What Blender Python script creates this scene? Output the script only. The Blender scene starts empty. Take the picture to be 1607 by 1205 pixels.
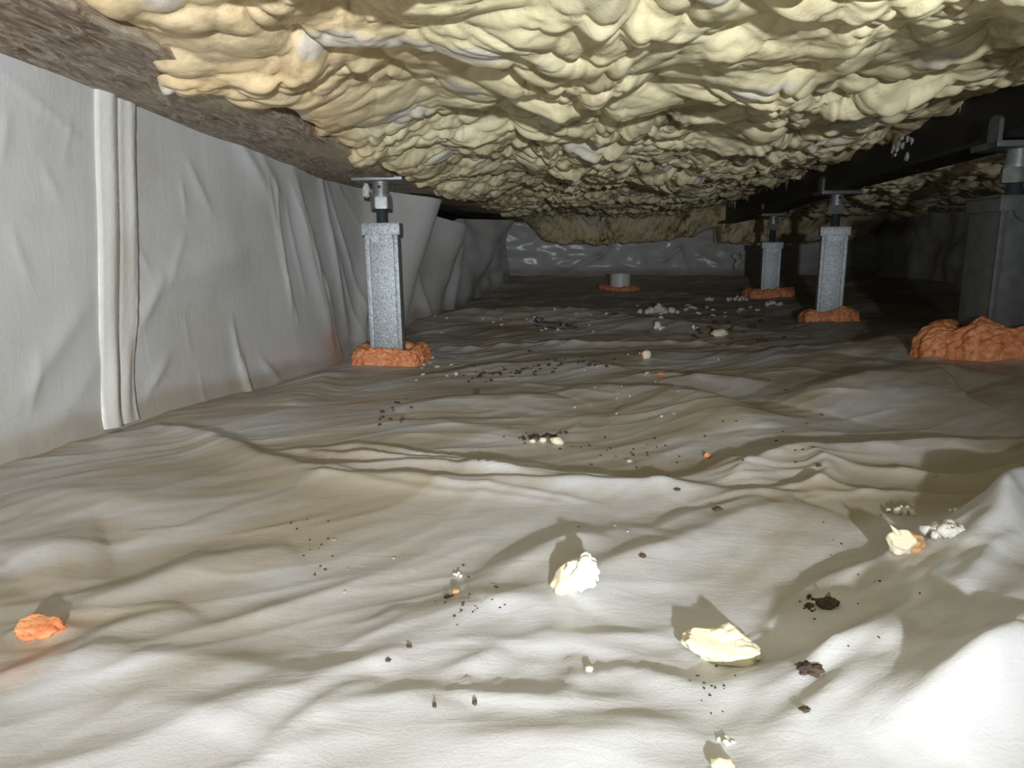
import bpy, bmesh, math, random
import numpy as np
from mathutils import Vector, Matrix, noise as mnoise

SC = bpy.context.scene
COL = SC.collection
random.seed(7)
rng = np.random.RandomState(11)

# ------------------------------------------------------------------ camera, world, lights, exposure
CAM_Z = 0.25
PITCH = math.radians(10.5)
FPX = 1115.0
cam_d = bpy.data.cameras.new('camera'); cam_d.sensor_width = 36.0; cam_d.lens = 36.0 * FPX / 1607.0
cam_d.clip_start = 0.01; cam_d.clip_end = 60
cam = bpy.data.objects.new('camera', cam_d); COL.objects.link(cam)
cam.location = (0, 0, CAM_Z); cam.rotation_euler = (math.pi / 2 - PITCH, 0, 0)
SC.camera = cam

w = bpy.data.worlds.new('World'); SC.world = w; w.use_nodes = True
w.node_tree.nodes['Background'].inputs[0].default_value = (0.75, 0.8, 0.9, 1)
w.node_tree.nodes['Background'].inputs[1].default_value = 0.15

def point_light(name, loc, watts, radius, col=(1, 1, 1), spot=None):
    d = bpy.data.lights.new(name, 'SPOT' if spot else 'POINT'); d.energy = watts; d.shadow_soft_size = radius; d.color = col
    o = bpy.data.objects.new(name, d); COL.objects.link(o); o.location = loc
    if spot:
        tgt, ang, blend = spot
        d.spot_size = math.radians(ang); d.spot_blend = blend
        o.rotation_euler = (Vector(tgt) - Vector(loc)).to_track_quat('-Z', 'Y').to_euler()
    return o
point_light('rear_fill', (0.10, -0.64, 0.290), 118.0, 0.018, (0.94, 0.97, 1.0), spot=((-0.34, 3.0, 0.90), 82, 1.0))  # added light behind the camera, no known lamp; evens the falloff with distance
point_light('phone_flash', (0.05, -0.03, 0.240), 0.25, 0.010, (0.93, 0.97, 1.0))

SC.view_settings.view_transform = 'Standard'; SC.view_settings.look = 'None'
SC.view_settings.exposure = 0.0; SC.view_settings.gamma = 1.0; SC.view_settings.use_curve_mapping = False

# ------------------------------------------------------------------ noise
def _hash(ix, iy, seed):
    h = (ix.astype(np.int64) * 374761393 + iy.astype(np.int64) * 668265263 + seed * 974634777) & 0xffffffff
    h = ((h ^ (h >> 13)) * 1274126177) & 0xffffffff
    return ((h ^ (h >> 16)) & 0xffffff) / float(0x1000000)

def perlin(x, y, seed=0):
    x = np.asarray(x, float); y = np.asarray(y, float)
    ix = np.floor(x); iy = np.floor(y); fx = x - ix; fy = y - iy
    u = fx * fx * fx * (fx * (fx * 6 - 15) + 10); v = fy * fy * fy * (fy * (fy * 6 - 15) + 10)
    def g(dx, dy):
        a = _hash(ix + dx, iy + dy, seed) * 2 * np.pi
        return np.cos(a) * (fx - dx) + np.sin(a) * (fy - dy)
    a = g(0, 0) * (1 - u) + g(1, 0) * u
    b = g(0, 1) * (1 - u) + g(1, 1) * u
    return (a * (1 - v) + b * v) * 1.5

def fbm(x, y, seed=0, octs=4, gain=0.5):
    s = 0; a = 1; f = 1
    for i in range(octs):
        s = s + a * perlin(x * f, y * f, seed + i * 17); a *= gain; f *= 2.03
    return s

def voro(x, y, seed=0, jit=0.9):
    ix = np.floor(x); iy = np.floor(y)
    f1 = np.full(np.shape(x), 9.0); f2 = f1.copy(); cid = np.zeros(np.shape(x)); oy = f1 * 0
    for dx in (-1, 0, 1):
        for dy in (-1, 0, 1):
            cx = ix + dx; cy = iy + dy
            h1 = _hash(cx, cy, seed); h2 = _hash(cx, cy, seed + 91)
            px = cx + 0.5 + (h1 - 0.5) * jit; py = cy + 0.5 + (h2 - 0.5) * jit
            d = np.hypot(px - x, py - y)
            new = d < f1
            f2 = np.where(new, f1, np.minimum(f2, d))
            cid = np.where(new, _hash(cx, cy, seed + 5), cid)
            oy = np.where(new, y - py, oy)
            f1 = np.where(new, d, f1)
    return f1, f2, cid, oy

def spheres(x, y, seed, rlo=.62, rhi=1.0):
    ix = np.floor(x); iy = np.floor(y); m1 = np.zeros(np.shape(x)); m2 = m1.copy()
    for dx in (-1, 0, 1):
        for dy in (-1, 0, 1):
            cx = ix + dx; cy = iy + dy
            px = cx + .5 + (_hash(cx, cy, seed) - .5) * .95; py = cy + .5 + (_hash(cx, cy, seed + 91) - .5) * .95
            r = rlo + (rhi - rlo) * _hash(cx, cy, seed + 33) ** 1.3
            v = np.sqrt(np.clip(r * r - (px - x) ** 2 - (py - y) ** 2, 0, None)) * (.75 + .5 * _hash(cx, cy, seed + 44))
            m2 = np.maximum(m2, np.minimum(v, m1)); m1 = np.maximum(m1, v)
    return m1, m1 - m2

def sstep(a, b, x):
    t = np.clip((x - a) / (b - a), 0, 1)
    return t * t * (3 - 2 * t)

# ------------------------------------------------------------------ pixel ray (photo frame 1607x1205) used only to place things on the surfaces
def ray(px, py):
    xc = (px - 803.5) / FPX; yc = (602.5 - py) / FPX
    return (xc, math.cos(PITCH) + yc * math.sin(PITCH), -math.sin(PITCH) + yc * math.cos(PITCH))
def at_y(px, py, y):
    r = ray(px, py); t = y / r[1]
    return Vector((r[0] * t, y, CAM_Z + r[2] * t))

# ------------------------------------------------------------------ floor height
CTRL = np.array([(-.62, .8, .0), (-.45, 1.85, -.045), (-.32, 1.8, -.038), (.98, 1.44, .054), (1.09, 2.45, .0), (1.24, 3.4, .043),
                 (.6, 3.9, .035), (0, 4.9, .09), (2.4, 4.9, .09), (1.2, 4.9, .09), (0, 0, 0), (0, .4, 0), (.25, .75, 0), (0, 1.2, .0), (-.6, 0, 0), (.35, 1.4, .005),
                 (.5, 2.0, 0), (0, 2.4, -.012), (0, 3.3, .0), (-.3, 3.3, .0), (1.3, .3, .07), (1.0, .6, .05), (2.2, 2.5, .02), (2.4, 1.2, .05), (.7, 3.0, .01), (.5, -.6, .02), (-.3, -.8, 0)])
def base_floor(x, y):
    num = 0; den = 1e-9
    for cx, cy, cz in CTRL:
        k = np.exp(-((x - cx) ** 2 + (y - cy) ** 2) / (2 * 0.33 ** 2)) + 1e-4 / ((x - cx) ** 2 + (y - cy) ** 2 + .05)
        num = num + k * cz; den = den + k
    return num / den

def ground0(px, py):
    r = ray(px, py); z = 0.0
    for _ in range(8):
        t = (z - CAM_Z) / r[2] if r[2] < -1e-4 else 5
        t = min(t, 5.0)
        z = float(base_floor(np.array(r[0] * t), np.array(r[1] * t)))
    return (r[0] * t, r[1] * t)

# folds of the sheet: points along the crest (as seen in the photograph), height, width on the near side, width on the far side, sharpness
FOLDS = [
 # the big folds across the middle
 ([(150,700),(250,676),(330,690),(420,728),(490,748),(560,752)], .014, .030, .022, 1.6),
 ([(430,712),(560,711),(650,727),(760,737),(880,742)], .010, .014, .012, 1.2),
 ([(520,745),(640,746),(720,753),(840,756),(960,761),(1060,775)], .013, .018, .010, 1.3),
 ([(640,738),(720,740),(840,743)], .006, .008, .006, 1.2),
 ([(470,760),(620,764),(760,772),(900,772),(1060,776),(1240,792)], .012, .030, .015, 1.6),
 ([(1020,775),(1120,748),(1230,722),(1290,722),(1420,715),(1620,700)], .017, .045, .020, 1.5),
 ([(1130,770),(1230,732),(1285,721)], .010, .014, .010, 1.2),
 ([(1270,742),(1360,752),(1500,755),(1620,742)], .009, .014, .012, 1.3),
 ([(1180,778),(1300,776),(1380,790)], .006, .010, .010, 1.2),
 ([(1080,800),(1200,786),(1330,790)], .006, .014, .010, 1.4),
 ([(1280,728),(1300,760),(1275,790)], .010, .014, .014, 1.4),
 # broad hills behind
 ([(880,628),(960,618),(1040,622),(1130,650),(1200,680)], .022, .10, .05, 1.8),
 ([(1040,604),(1120,598),(1200,606)], .016, .07, .04, 1.8),
 ([(1240,640),(1360,612),(1470,590),(1560,600)], .028, .12, .06, 1.8),
 ([(1320,560),(1420,540),(1500,552)], .022, .12, .07, 1.9),
 ([(620,650),(720,635),(820,632),(930,640)], .014, .07, .05, 1.8),
 ([(560,700),(620,690),(700,676),(860,690)], .008, .05, .04, 1.8),
 ([(450,640),(500,610),(530,590)], .018, .08, .04, 1.8),
 ([(630,514),(740,503),(850,501),(960,512),(1080,524),(1180,520)], .050, .13, .07, 1.9),
 ([(640,560),(700,548),(800,545),(960,543),(1100,541),(1260,548)], .012, .022, .018, 1.2),
 ([(640,600),(760,585),(860,578),(980,585)], .016, .07, .05, 1.8),
 ([(1250,520),(1380,512),(1470,530)], .018, .12, .10, 1.8),
 ([(900,470),(1020,462),(1130,470)], .020, .10, .10, 1.6),
 ([(700,478),(820,474),(940,482)], .014, .10, .08, 1.8),
 ([(1180,560),(1260,548),(1350,552)], .008, .020, .018, 1.3),
 ([(1440,568),(1520,560),(1620,575)], .010, .020, .018, 1.3),
 # left field
 ([(0,800),(90,790),(200,800),(300,820)], .010, .06, .05, 1.8),
 ([(0,900),(60,880),(160,860)], .012, .06, .05, 1.8),
 ([(30,1020),(130,965),(240,925),(330,890),(460,860)], .010, .035, .022, 1.6),
 ([(0,1085),(110,1045),(200,1000),(300,960)], .008, .030, .018, 1.5),
 ([(0,1010),(60,1002),(120,1012)], .006, .010, .010, 1.2),
 ([(60,1090),(200,1052),(330,1045),(480,1070)], .007, .035, .020, 1.6),
 ([(330,1180),(400,1130),(480,1100),(560,1060),(640,1040)], .006, .020, .014, 1.4),
 ([(400,1205),(480,1150),(540,1110),(600,1090)], .005, .012, .009, 1.2),
 ([(500,1160),(560,1130),(620,1125),(740,1150)], .005, .018, .012, 1.3),
 ([(180,1120),(300,1140),(420,1170)], .004, .02, .02, 1.5),
 # centre foreground
 ([(540,1030),(640,985),(760,965),(900,958)], .009, .05, .022, 1.6),
 ([(730,960),(820,905),(920,855),(1010,830)], .012, .045, .025, 1.7),
 ([(890,950),(960,915),(1060,870),(1160,835),(1260,800)], .016, .055, .028, 1.6),
 ([(760,900),(850,880),(940,850)], .006, .020, .016, 1.5),
 ([(1000,845),(1100,815),(1200,800)], .008, .030, .018, 1.6),
 ([(1195,990),(1290,940),(1380,890),(1470,845),(1600,790)], .013, .045, .011, 1.4),
 ([(1000,1085),(1060,1092),(1130,1100),(1210,1078),(1300,1062),(1400,1015)], .008, .018, .012, 1.3),
 ([(830,1015),(960,1010),(1060,1020)], .003, .010, .008, 1.2),
 ([(880,1085),(980,1072),(1090,1092)], .004, .010, .008, 1.2),
 ([(700,1122),(860,1125),(1000,1118)], .004, .010, .014, 1.3),
 ([(860,1150),(980,1150),(1100,1160)], .005, .020, .012, 1.4),
 ([(700,1195),(860,1180),(1000,1190)], .005, .025, .016, 1.5),
 ([(690,1080),(750,1060),(780,1036)], .004, .010, .008, 1.2),
 # right pile of bunched sheet
 ([(1180,1205),(1300,1140),(1420,1070),(1520,1000),(1640,900)], .010, .030, .016, 1.4),
 ([(1270,1090),(1380,1030),(1480,960),(1600,870)], .008, .022, .012, 1.4),
 ([(1120,1120),(1260,1085),(1360,1050),(1440,1000)], .006, .020, .012, 1.4),
 ([(1300,1205),(1420,1120),(1540,1050),(1640,980)], .008, .022, .012, 1.4),
 ([(1380,1205),(1470,1140),(1560,1085),(1650,1030)], .014, .020, .014, 1.4),
 ([(1400,990),(1470,930),(1540,870),(1600,800)], .010, .020, .014, 1.4),
 ([(1440,900),(1500,860),(1560,830),(1620,780)], .008, .016, .010, 1.3),
 ([(1490,960),(1540,920),(1620,850)], .006, .012, .010, 1.3),
]
# fine sharp creases
FOLDS += [([(610, 1048), (760, 1028), (920, 1028), (1060, 1062)], .0022, .0045, .012, 1.3), ([(620, 1122), (780, 1121), (1010, 1116)], .0028, .0045, .014, 1.3),
          ([(888, 1122), (890, 1080), (908, 1035)], .0035, .006, .006, 1.3), ([(985, 1120), (992, 1060), (1000, 1030)], .0012, .004, .004, 1.2)]
for k in range(16):       # little dents round the patch
    x0 = random.uniform(700, 1060); y0 = random.uniform(1050, 1115); a_ = random.uniform(-1, .3)
    FOLDS.append(([(x0, y0), (x0 + random.uniform(8, 22), y0 + 8 * a_)], random.uniform(.0012, .0026), .005, .004, 1.4))
for k in range(9):
    y0 = 712 + 7 * k + random.uniform(-3, 3); x0 = random.uniform(420, 620); L = random.uniform(160, 420)
    FOLDS.append(([(x0, y0), (x0 + L * .4, y0 + 6 + .02 * L), (x0 + L, y0 + 12 + .06 * L)], random.uniform(.0025, .005), .006, .005, 1.0))
for k in range(9):
    y0 = 792 - 6 * k + random.uniform(-4, 4); x0 = random.uniform(1080, 1300); L = random.uniform(140, 300)
    FOLDS.append(([(x0, y0), (x0 + L * .5, y0 - 9), (x0 + L, y0 - 12)], random.uniform(.002, .0045), .006, .005, 1.0))
for k in range(12):
    x0 = random.uniform(1120, 1500); y0 = random.uniform(960, 1190); L = random.uniform(90, 220)
    FOLDS.append(([(x0, y0), (x0 + L * .5, y0 - .22 * L), (x0 + L, y0 - .62 * L)], random.uniform(.001, .003), .007, .005, 1.1))
for k in range(18):
    x0 = random.uniform(700, 1350); y0 = random.uniform(520, 640); L = random.uniform(60, 180); s = random.uniform(-.25, .2)
    FOLDS.append(([(x0, y0), (x0 + L * .5, y0 + s * L * .3), (x0 + L, y0 + s * L)], random.uniform(.002, .005), .012, .009, 1.0))
for k in range(14):
    x0 = random.uniform(60, 620); y0 = random.uniform(820, 1190); L = random.uniform(60, 180); s = random.uniform(-.5, -.1)
    FOLDS.append(([(x0, y0), (x0 + L * .5, y0 + s * L * .4), (x0 + L, y0 + s * L)], random.uniform(.0008, .002), .006, .005, 1.1))
for k in range(16):       # fan of tiny puckers in the middle
    x0 = 770 + k * 11 + random.uniform(-4, 4)
    FOLDS.append(([(x0, 690), (x0 + random.uniform(0, 25), 660)], random.uniform(.001, .0025), .006, .005, 1.0))

P0 = ground0(1330, 1205); P1 = ground0(1607, 800)
_pd = np.array([P1[0] - P0[0], P1[1] - P0[1]]); _pd /= np.linalg.norm(_pd); _pn = np.array([_pd[1], -_pd[0]])
def pile(x, y):
    s = (x - P0[0]) * _pn[0] + (y - P0[1]) * _pn[1]
    al = (x - P0[0]) * _pd[0] + (y - P0[1]) * _pd[1]
    far = 1 - sstep(.62, .80, al)
    s = s + .014 * perlin(al * 7, s * 7, 44)
    h = .024 * sstep(-.03, .07, s) + .038 * sstep(.06, .22, s) + .05 * sstep(.14, .35, s) * sstep(.1, .4, al)
    return h * far * (1 - sstep(.45, .8, s)) * sstep(-.02, .14, al)

def ground1(px, py):
    r = ray(px, py); ts = np.linspace(.2, 5.0, 1500); hh = base_floor(r[0] * ts, r[1] * ts) + pile(r[0] * ts, r[1] * ts)
    b_ = (CAM_Z + r[2] * ts) < hh; i = int(np.argmax(b_)) if b_.any() else 1499
    return (r[0] * ts[i], r[1] * ts[i])
FOLDS += [([(1660, 700), (1612, 770), (1570, 850), (1530, 900)], .026, .014, .022, 1.5),
          ([(1470, 1205), (1500, 1150), (1550, 1105), (1640, 1060)], .016, .012, .03, 1.4),
          ([(1240, 1205), (1330, 1110), (1440, 1010), (1560, 900)], .006, .010, .014, 1.2),
          ([(1180, 1130), (1300, 1080), (1400, 1010), (1500, 920)], .005, .009, .012, 1.2)]
FOLD_G = []
for pts, h, wn, wf, p in FOLDS:
    FOLD_G.append(([ground1(*q) for q in pts], h, wn, wf, p))

def folds(x, y):
    out = np.zeros(np.shape(x))
    wx = x + .006 * perlin(x * 14, y * 14, 71); wy = y + .008 * perlin(x * 11, y * 11, 72)
    for pts, h, wn, wf, p in FOLD_G:
        m = 3.2 * max(wn, wf)
        xs = [q[0] for q in pts]; ys = [q[1] for q in pts]
        sel = (x > min(xs) - m) & (x < max(xs) + m) & (y > min(ys) - m) & (y < max(ys) + m)
        if not np.any(sel): continue
        X = wx[sel]; Y = wy[sel]
        L = [0]
        for a, b in zip(pts, pts[1:]): L.append(L[-1] + math.hypot(b[0] - a[0], b[1] - a[1]))
        best = np.full(X.shape, 1e9); sgn = np.ones(X.shape); par = np.zeros(X.shape)
        for i, (a, b) in enumerate(zip(pts, pts[1:])):
            dx, dy = b[0] - a[0], b[1] - a[1]; l2 = dx * dx + dy * dy + 1e-12
            t = np.clip(((X - a[0]) * dx + (Y - a[1]) * dy) / l2, 0, 1)
            ex = X - a[0] - t * dx; ey = Y - a[1] - t * dy
            d = np.hypot(ex, ey); n = d < best
            best = np.where(n, d, best); par = np.where(n, (L[i] + t * math.sqrt(l2)) / L[-1], par)
            s = dx * ey - dy * ex
            if dx < 0: s = -s
            sgn = np.where(n, s, sgn)
        wid = np.where(sgn > 0, wf, wn)
        win = np.sin(np.pi * np.clip(par, 0.0, 1.0)) ** 0.55
        win = win * 0.9 + 0.1
        out[sel] += h * win * np.exp(-(best / wid) ** p) * (1 + .25 * min(1, .006 / h) * perlin(X * 25, Y * 25, 3))
    return out

def wall_x(y):                 # foot line of the left wall
    return -.705 + .13 * y
def H(x, y):
    x = np.asarray(x, float); y = np.asarray(y, float)
    h = base_floor(x, y) + folds(np.atleast_1d(x), np.atleast_1d(y)).reshape(x.shape)
    h = h + pile(x, y)
    far = sstep(.8, 2.5, y)
    u = x * .83 + y * .55; v = -x * .55 + y * .83           # folds run lower left to upper right
    wv = .25 * perlin(x * 3, y * 3, 5)
    r = 1 - np.abs(perlin(u * 2.2 + wv, v * 8 + wv * 3, 21)) * 2
    h = h + .0030 * np.clip(r, 0, 1) ** 2 * (1 + .5 * far)
    r2 = 1 - np.abs(perlin(u * 5 + wv, v * 17 + wv * 6, 22)) * 2
    h = h + .0011 * np.clip(r2, 0, 1) ** 3
    h = h + (.006 + .004 * far) * perlin(x * 4, y * 4.5, 31)
    r3 = 1 - np.abs(perlin(x * 3.5 + 3 * wv, y * 9 + 5 * wv, 25)) * 2.2
    h = h + .004 * far * np.clip(r3, 0, 1) ** 2.5
    h = h + .0006 * perlin(u * 18, v * 45, 33)
    # taped patch in the foreground
    return h

def ground(px, py):
    r = ray(px, py)
    ts = np.concatenate([np.linspace(.15, 1.5, 700), np.linspace(1.505, 5.1, 900)])
    X = r[0] * ts; Y = r[1] * ts; Z = CAM_Z + r[2] * ts
    hh = H(X, Y); i = np.argmax(Z < hh)
    if not np.any(Z < hh): i = len(ts) - 1
    return Vector((X[i], Y[i], hh[i]))

# ------------------------------------------------------------------ materials
def mat(name): 
    m = bpy.data.materials.new(name); m.use_nodes = True
    return m, m.node_tree, m.node_tree.nodes['Principled BSDF']
def N(nt, t, **kw):
    n = nt.nodes.new(t)
    for k, v in kw.items():
        if k in n.inputs: n.inputs[k].default_value = v
        else: setattr(n, k, v)
    return n
def ramp(nt, fac, stops):
    r = nt.nodes.new('ShaderNodeValToRGB'); e = r.color_ramp.elements
    e[0].position, e[0].color = stops[0][0], (*stops[0][1], 1)
    e[1].position, e[1].color = stops[-1][0], (*stops[-1][1], 1)
    for p, c in stops[1:-1]:
        q = e.new(p); q.color = (*c, 1)
    if fac is not None: nt.links.new(fac, r.inputs[0])
    return r
def mix(nt, fac, a, b):
    m = nt.nodes.new('ShaderNodeMix'); m.data_type = 'RGBA'
    for sock, v in ((m.inputs[0], fac), (m.inputs[6], a), (m.inputs[7], b)):
        if hasattr(v, 'is_linked') or hasattr(v, 'links'): nt.links.new(v, sock)
        else: sock.default_value = v if not isinstance(v, tuple) else (*v, 1)
    return m.outputs[2]
def noise_tex(nt, scale, detail=4, rough=.55, vec=None):
    n = N(nt, 'ShaderNodeTexNoise', Scale=scale, Detail=detail, Roughness=rough)
    if vec is None:
        g = nt.nodes.new('ShaderNodeNewGeometry'); vec = g.outputs['Position']
    nt.links.new(vec, n.inputs['Vector'])
    return n
def objvec(nt):
    return nt.nodes.new('ShaderNodeTexCoord').outputs['Object']
def bump(nt, b, h, dist, strength=1.0, prev=None):
    n = N(nt, 'ShaderNodeBump', Strength=strength, Distance=dist); nt.links.new(h, n.inputs['Height'])
    if prev is not None: nt.links.new(prev.outputs[0], n.inputs['Normal'])
    nt.links.new(n.outputs[0], b.inputs['Normal']); return n

def make_sheet(name, clean, dirty, rough=.34, stretch=(14, 46, 30), turn=-28, bd=.0012):
    m, nt, b = mat(name)
    at = N(nt, 'ShaderNodeAttribute'); at.attribute_name = 'dirt'
    n1 = noise_tex(nt, 9, 6, .65); n2 = noise_tex(nt, 90, 5, .7)
    ad = N(nt, 'ShaderNodeMath', operation='MULTIPLY_ADD'); nt.links.new(n1.outputs[0], ad.inputs[0]); ad.inputs[1].default_value = .9
    nt.links.new(at.outputs['Fac'], ad.inputs[2])
    ad2 = N(nt, 'ShaderNodeMath', operation='MULTIPLY_ADD'); nt.links.new(n2.outputs[0], ad2.inputs[0]); ad2.inputs[1].default_value = .35
    nt.links.new(ad.outputs[0], ad2.inputs[2])
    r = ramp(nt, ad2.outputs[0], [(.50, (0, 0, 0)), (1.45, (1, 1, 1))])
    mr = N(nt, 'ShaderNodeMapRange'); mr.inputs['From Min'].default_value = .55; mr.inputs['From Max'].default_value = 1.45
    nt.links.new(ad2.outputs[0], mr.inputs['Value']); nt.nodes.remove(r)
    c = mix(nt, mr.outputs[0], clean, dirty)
    # orange reflection of the foam, painted into the sheet colour
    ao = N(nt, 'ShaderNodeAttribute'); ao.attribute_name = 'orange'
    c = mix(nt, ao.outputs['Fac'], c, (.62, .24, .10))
    # fine speckle
    n3 = noise_tex(nt, 420, 3, .6)
    rs = ramp(nt, n3.outputs[0], [(.66, (0, 0, 0)), (.74, (1, 1, 1))])
    sm = N(nt, 'ShaderNodeMath', operation='MULTIPLY'); nt.links.new(rs.outputs[0], sm.inputs[0]); nt.links.new(mr.outputs[0], sm.inputs[1])
    c = mix(nt, sm.outputs[0], c, tuple(v * .55 for v in dirty))
    nt.links.new(c, b.inputs['Base Color'])
    rr = N(nt, 'ShaderNodeMapRange'); rr.inputs['To Min'].default_value = rough; rr.inputs['To Max'].default_value = rough + .20
    nt.links.new(mr.outputs[0], rr.inputs['Value']); nt.links.new(rr.outputs[0], b.inputs['Roughness'])
    b.inputs['Specular IOR Level'].default_value = .6
    nb = noise_tex(nt, 600, 2, .5); b1 = bump(nt, b, nb.outputs[0], .0004, .5)
    mp = N(nt, 'ShaderNodeMapping'); mp.inputs['Scale'].default_value = stretch; mp.inputs['Rotation'].default_value = (0, 0, math.radians(turn))
    g = nt.nodes.new('ShaderNodeNewGeometry'); nt.links.new(g.outputs['Position'], mp.inputs['Vector'])
    nw = noise_tex(nt, 1.4, 4, .6, mp.outputs[0]); nw.inputs['Distortion'].default_value = 1.2
    bump(nt, b, nw.outputs[0], bd, .45, b1)
    return m
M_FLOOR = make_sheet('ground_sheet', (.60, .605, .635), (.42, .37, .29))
M_WALL = make_sheet('wall_sheet', (.64, .66, .665), (.47, .43, .38), .22, (14, 20, 7), 0, .0016)
M_TAPE = make_sheet('white_tape', (.74, .74, .72), (.55, .52, .45), .25)

m, nt, b = mat('spray_foam'); M_FOAM = m
at = N(nt, 'ShaderNodeAttribute'); at.attribute_name = 'crease_shade'
ag = N(nt, 'ShaderNodeAttribute'); ag.attribute_name = 'grime'
ap = N(nt, 'ShaderNodeAttribute'); ap.attribute_name = 'peach'
n1 = noise_tex(nt, 7, 5, .6)
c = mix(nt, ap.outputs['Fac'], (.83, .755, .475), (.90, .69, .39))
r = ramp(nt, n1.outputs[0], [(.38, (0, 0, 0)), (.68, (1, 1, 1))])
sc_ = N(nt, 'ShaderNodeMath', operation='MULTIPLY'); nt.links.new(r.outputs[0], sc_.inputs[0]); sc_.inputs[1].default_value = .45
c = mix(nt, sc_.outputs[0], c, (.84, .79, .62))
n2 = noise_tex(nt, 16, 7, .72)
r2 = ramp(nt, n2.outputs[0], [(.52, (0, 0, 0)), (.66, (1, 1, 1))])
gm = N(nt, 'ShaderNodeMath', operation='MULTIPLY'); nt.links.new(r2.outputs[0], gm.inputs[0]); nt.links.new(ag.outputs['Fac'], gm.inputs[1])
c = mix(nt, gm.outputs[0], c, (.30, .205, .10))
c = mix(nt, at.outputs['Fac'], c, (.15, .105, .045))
aw = N(nt, 'ShaderNodeAttribute'); aw.attribute_name = 'pale'
c = mix(nt, aw.outputs['Fac'], c, (.72, .70, .66))
nt.links.new(c, b.inputs['Base Color']); b.inputs['Roughness'].default_value = .42; b.inputs['Specular IOR Level'].default_value = .35
nb = noise_tex(nt, 70, 6, .65); b1 = bump(nt, b, nb.outputs[0], .0030, .5)
nb2 = noise_tex(nt, 500, 2, .5); bump(nt, b, nb2.outputs[0], .0004, .5, b1)

def simple(name, col, rough, metal=0, nscale=60, nvar=.25, bdist=.0006, bscale=200, col2=None):
    m, nt, b = mat(name)
    n = noise_tex(nt, nscale, 5, .6, objvec(nt)); r = ramp(nt, n.outputs[0], [(.35, (0, 0, 0)), (.68, (1, 1, 1))])
    c = mix(nt, r.outputs[0], col, col2 if col2 else tuple(v * (1 - nvar) for v in col))
    nt.links.new(c, b.inputs['Base Color']); b.inputs['Roughness'].default_value = rough; b.inputs['Metallic'].default_value = metal
    n2 = noise_tex(nt, bscale, 4, .6, objvec(nt)); bump(nt, b, n2.outputs[0], bdist, .7)
    return m
M_GALV = simple('galvanised_steel', (.46, .51, .54), .45, .35, 190, .5, .0016, 170)
M_GALVD = simple('dull_steel', (.17, .185, .18), .55, .4, 40, .3, .0004, 200)
M_NUT = simple('zinc_steel', (.34, .36, .36), .46, .5, 60, .3, .0003, 200)
M_ROD = simple('blued_steel', (.16, .19, .21), .4, .7, 60, .3, .0003, 200)
M_BLACK = simple('black_paint', (.022, .022, .02), .55, 0, 14, .4, .0008, 120)
M_ORANGE = simple('orange_foam', (.90, .44, .20), .42, 0, 95, .3, .0035, 190, (.66, .15, .055))
M_CREAM = simple('cream_foam', (.80, .72, .52), .6, 0, 40, .2, .0012, 220, (.76, .70, .55))
M_TORN = simple('torn_foam', (.84, .81, .70), .75, 0, 80, .1, .0012, 350)
M_BROWNFOAM = simple('scorched_foam', (.62, .38, .17), .7, 0, 90, .35, .001, 300)
M_CRUMB = simple('pale_crumb_foam', (.74, .73, .68), .8, 0, 90, .2, .001, 300)
M_SOIL = simple('dark_soil', (.05, .032, .024), .85, 0, 90, .5, .001, 300, (.11, .075, .055))
M_PVC = simple('white_plastic', (.86, .88, .86), .4, 0, 20, .12, .0002, 120)
M_INK = simple('black_ink', (.02, .02, .025), .5)
m, nt, b = mat('weathered_timber'); M_WOOD = m
g = nt.nodes.new('ShaderNodeNewGeometry'); mp = N(nt, 'ShaderNodeMapping'); mp.inputs['Scale'].default_value = (44, 13, 44); mp.inputs['Rotation'].default_value = (0, 0, math.radians(7))
nt.links.new(g.outputs['Position'], mp.inputs['Vector'])
n = noise_tex(nt, 1.5, 7, .7, mp.outputs[0]); n.inputs['Distortion'].default_value = 1.5
r = ramp(nt, n.outputs[0], [(.36, (.09, .055, .03)), (.5, (.30, .22, .155)), (.64, (.60, .53, .45))])
n2 = noise_tex(nt, 8, 4, .6); r2 = ramp(nt, n2.outputs[0], [(.4, (0, 0, 0)), (.62, (.45, .45, .45))])
c = mix(nt, r2.outputs[0], r.outputs[0], (.42, .385, .33))
af = N(nt, 'ShaderNodeAttribute'); af.attribute_name = 'spray'
c = mix(nt, af.outputs['Fac'], c, (.62, .56, .38))
nt.links.new(c, b.inputs['Base Color']); b.inputs['Roughness'].default_value = .75
bump(nt, b, n.outputs[0], .002, .6)

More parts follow.
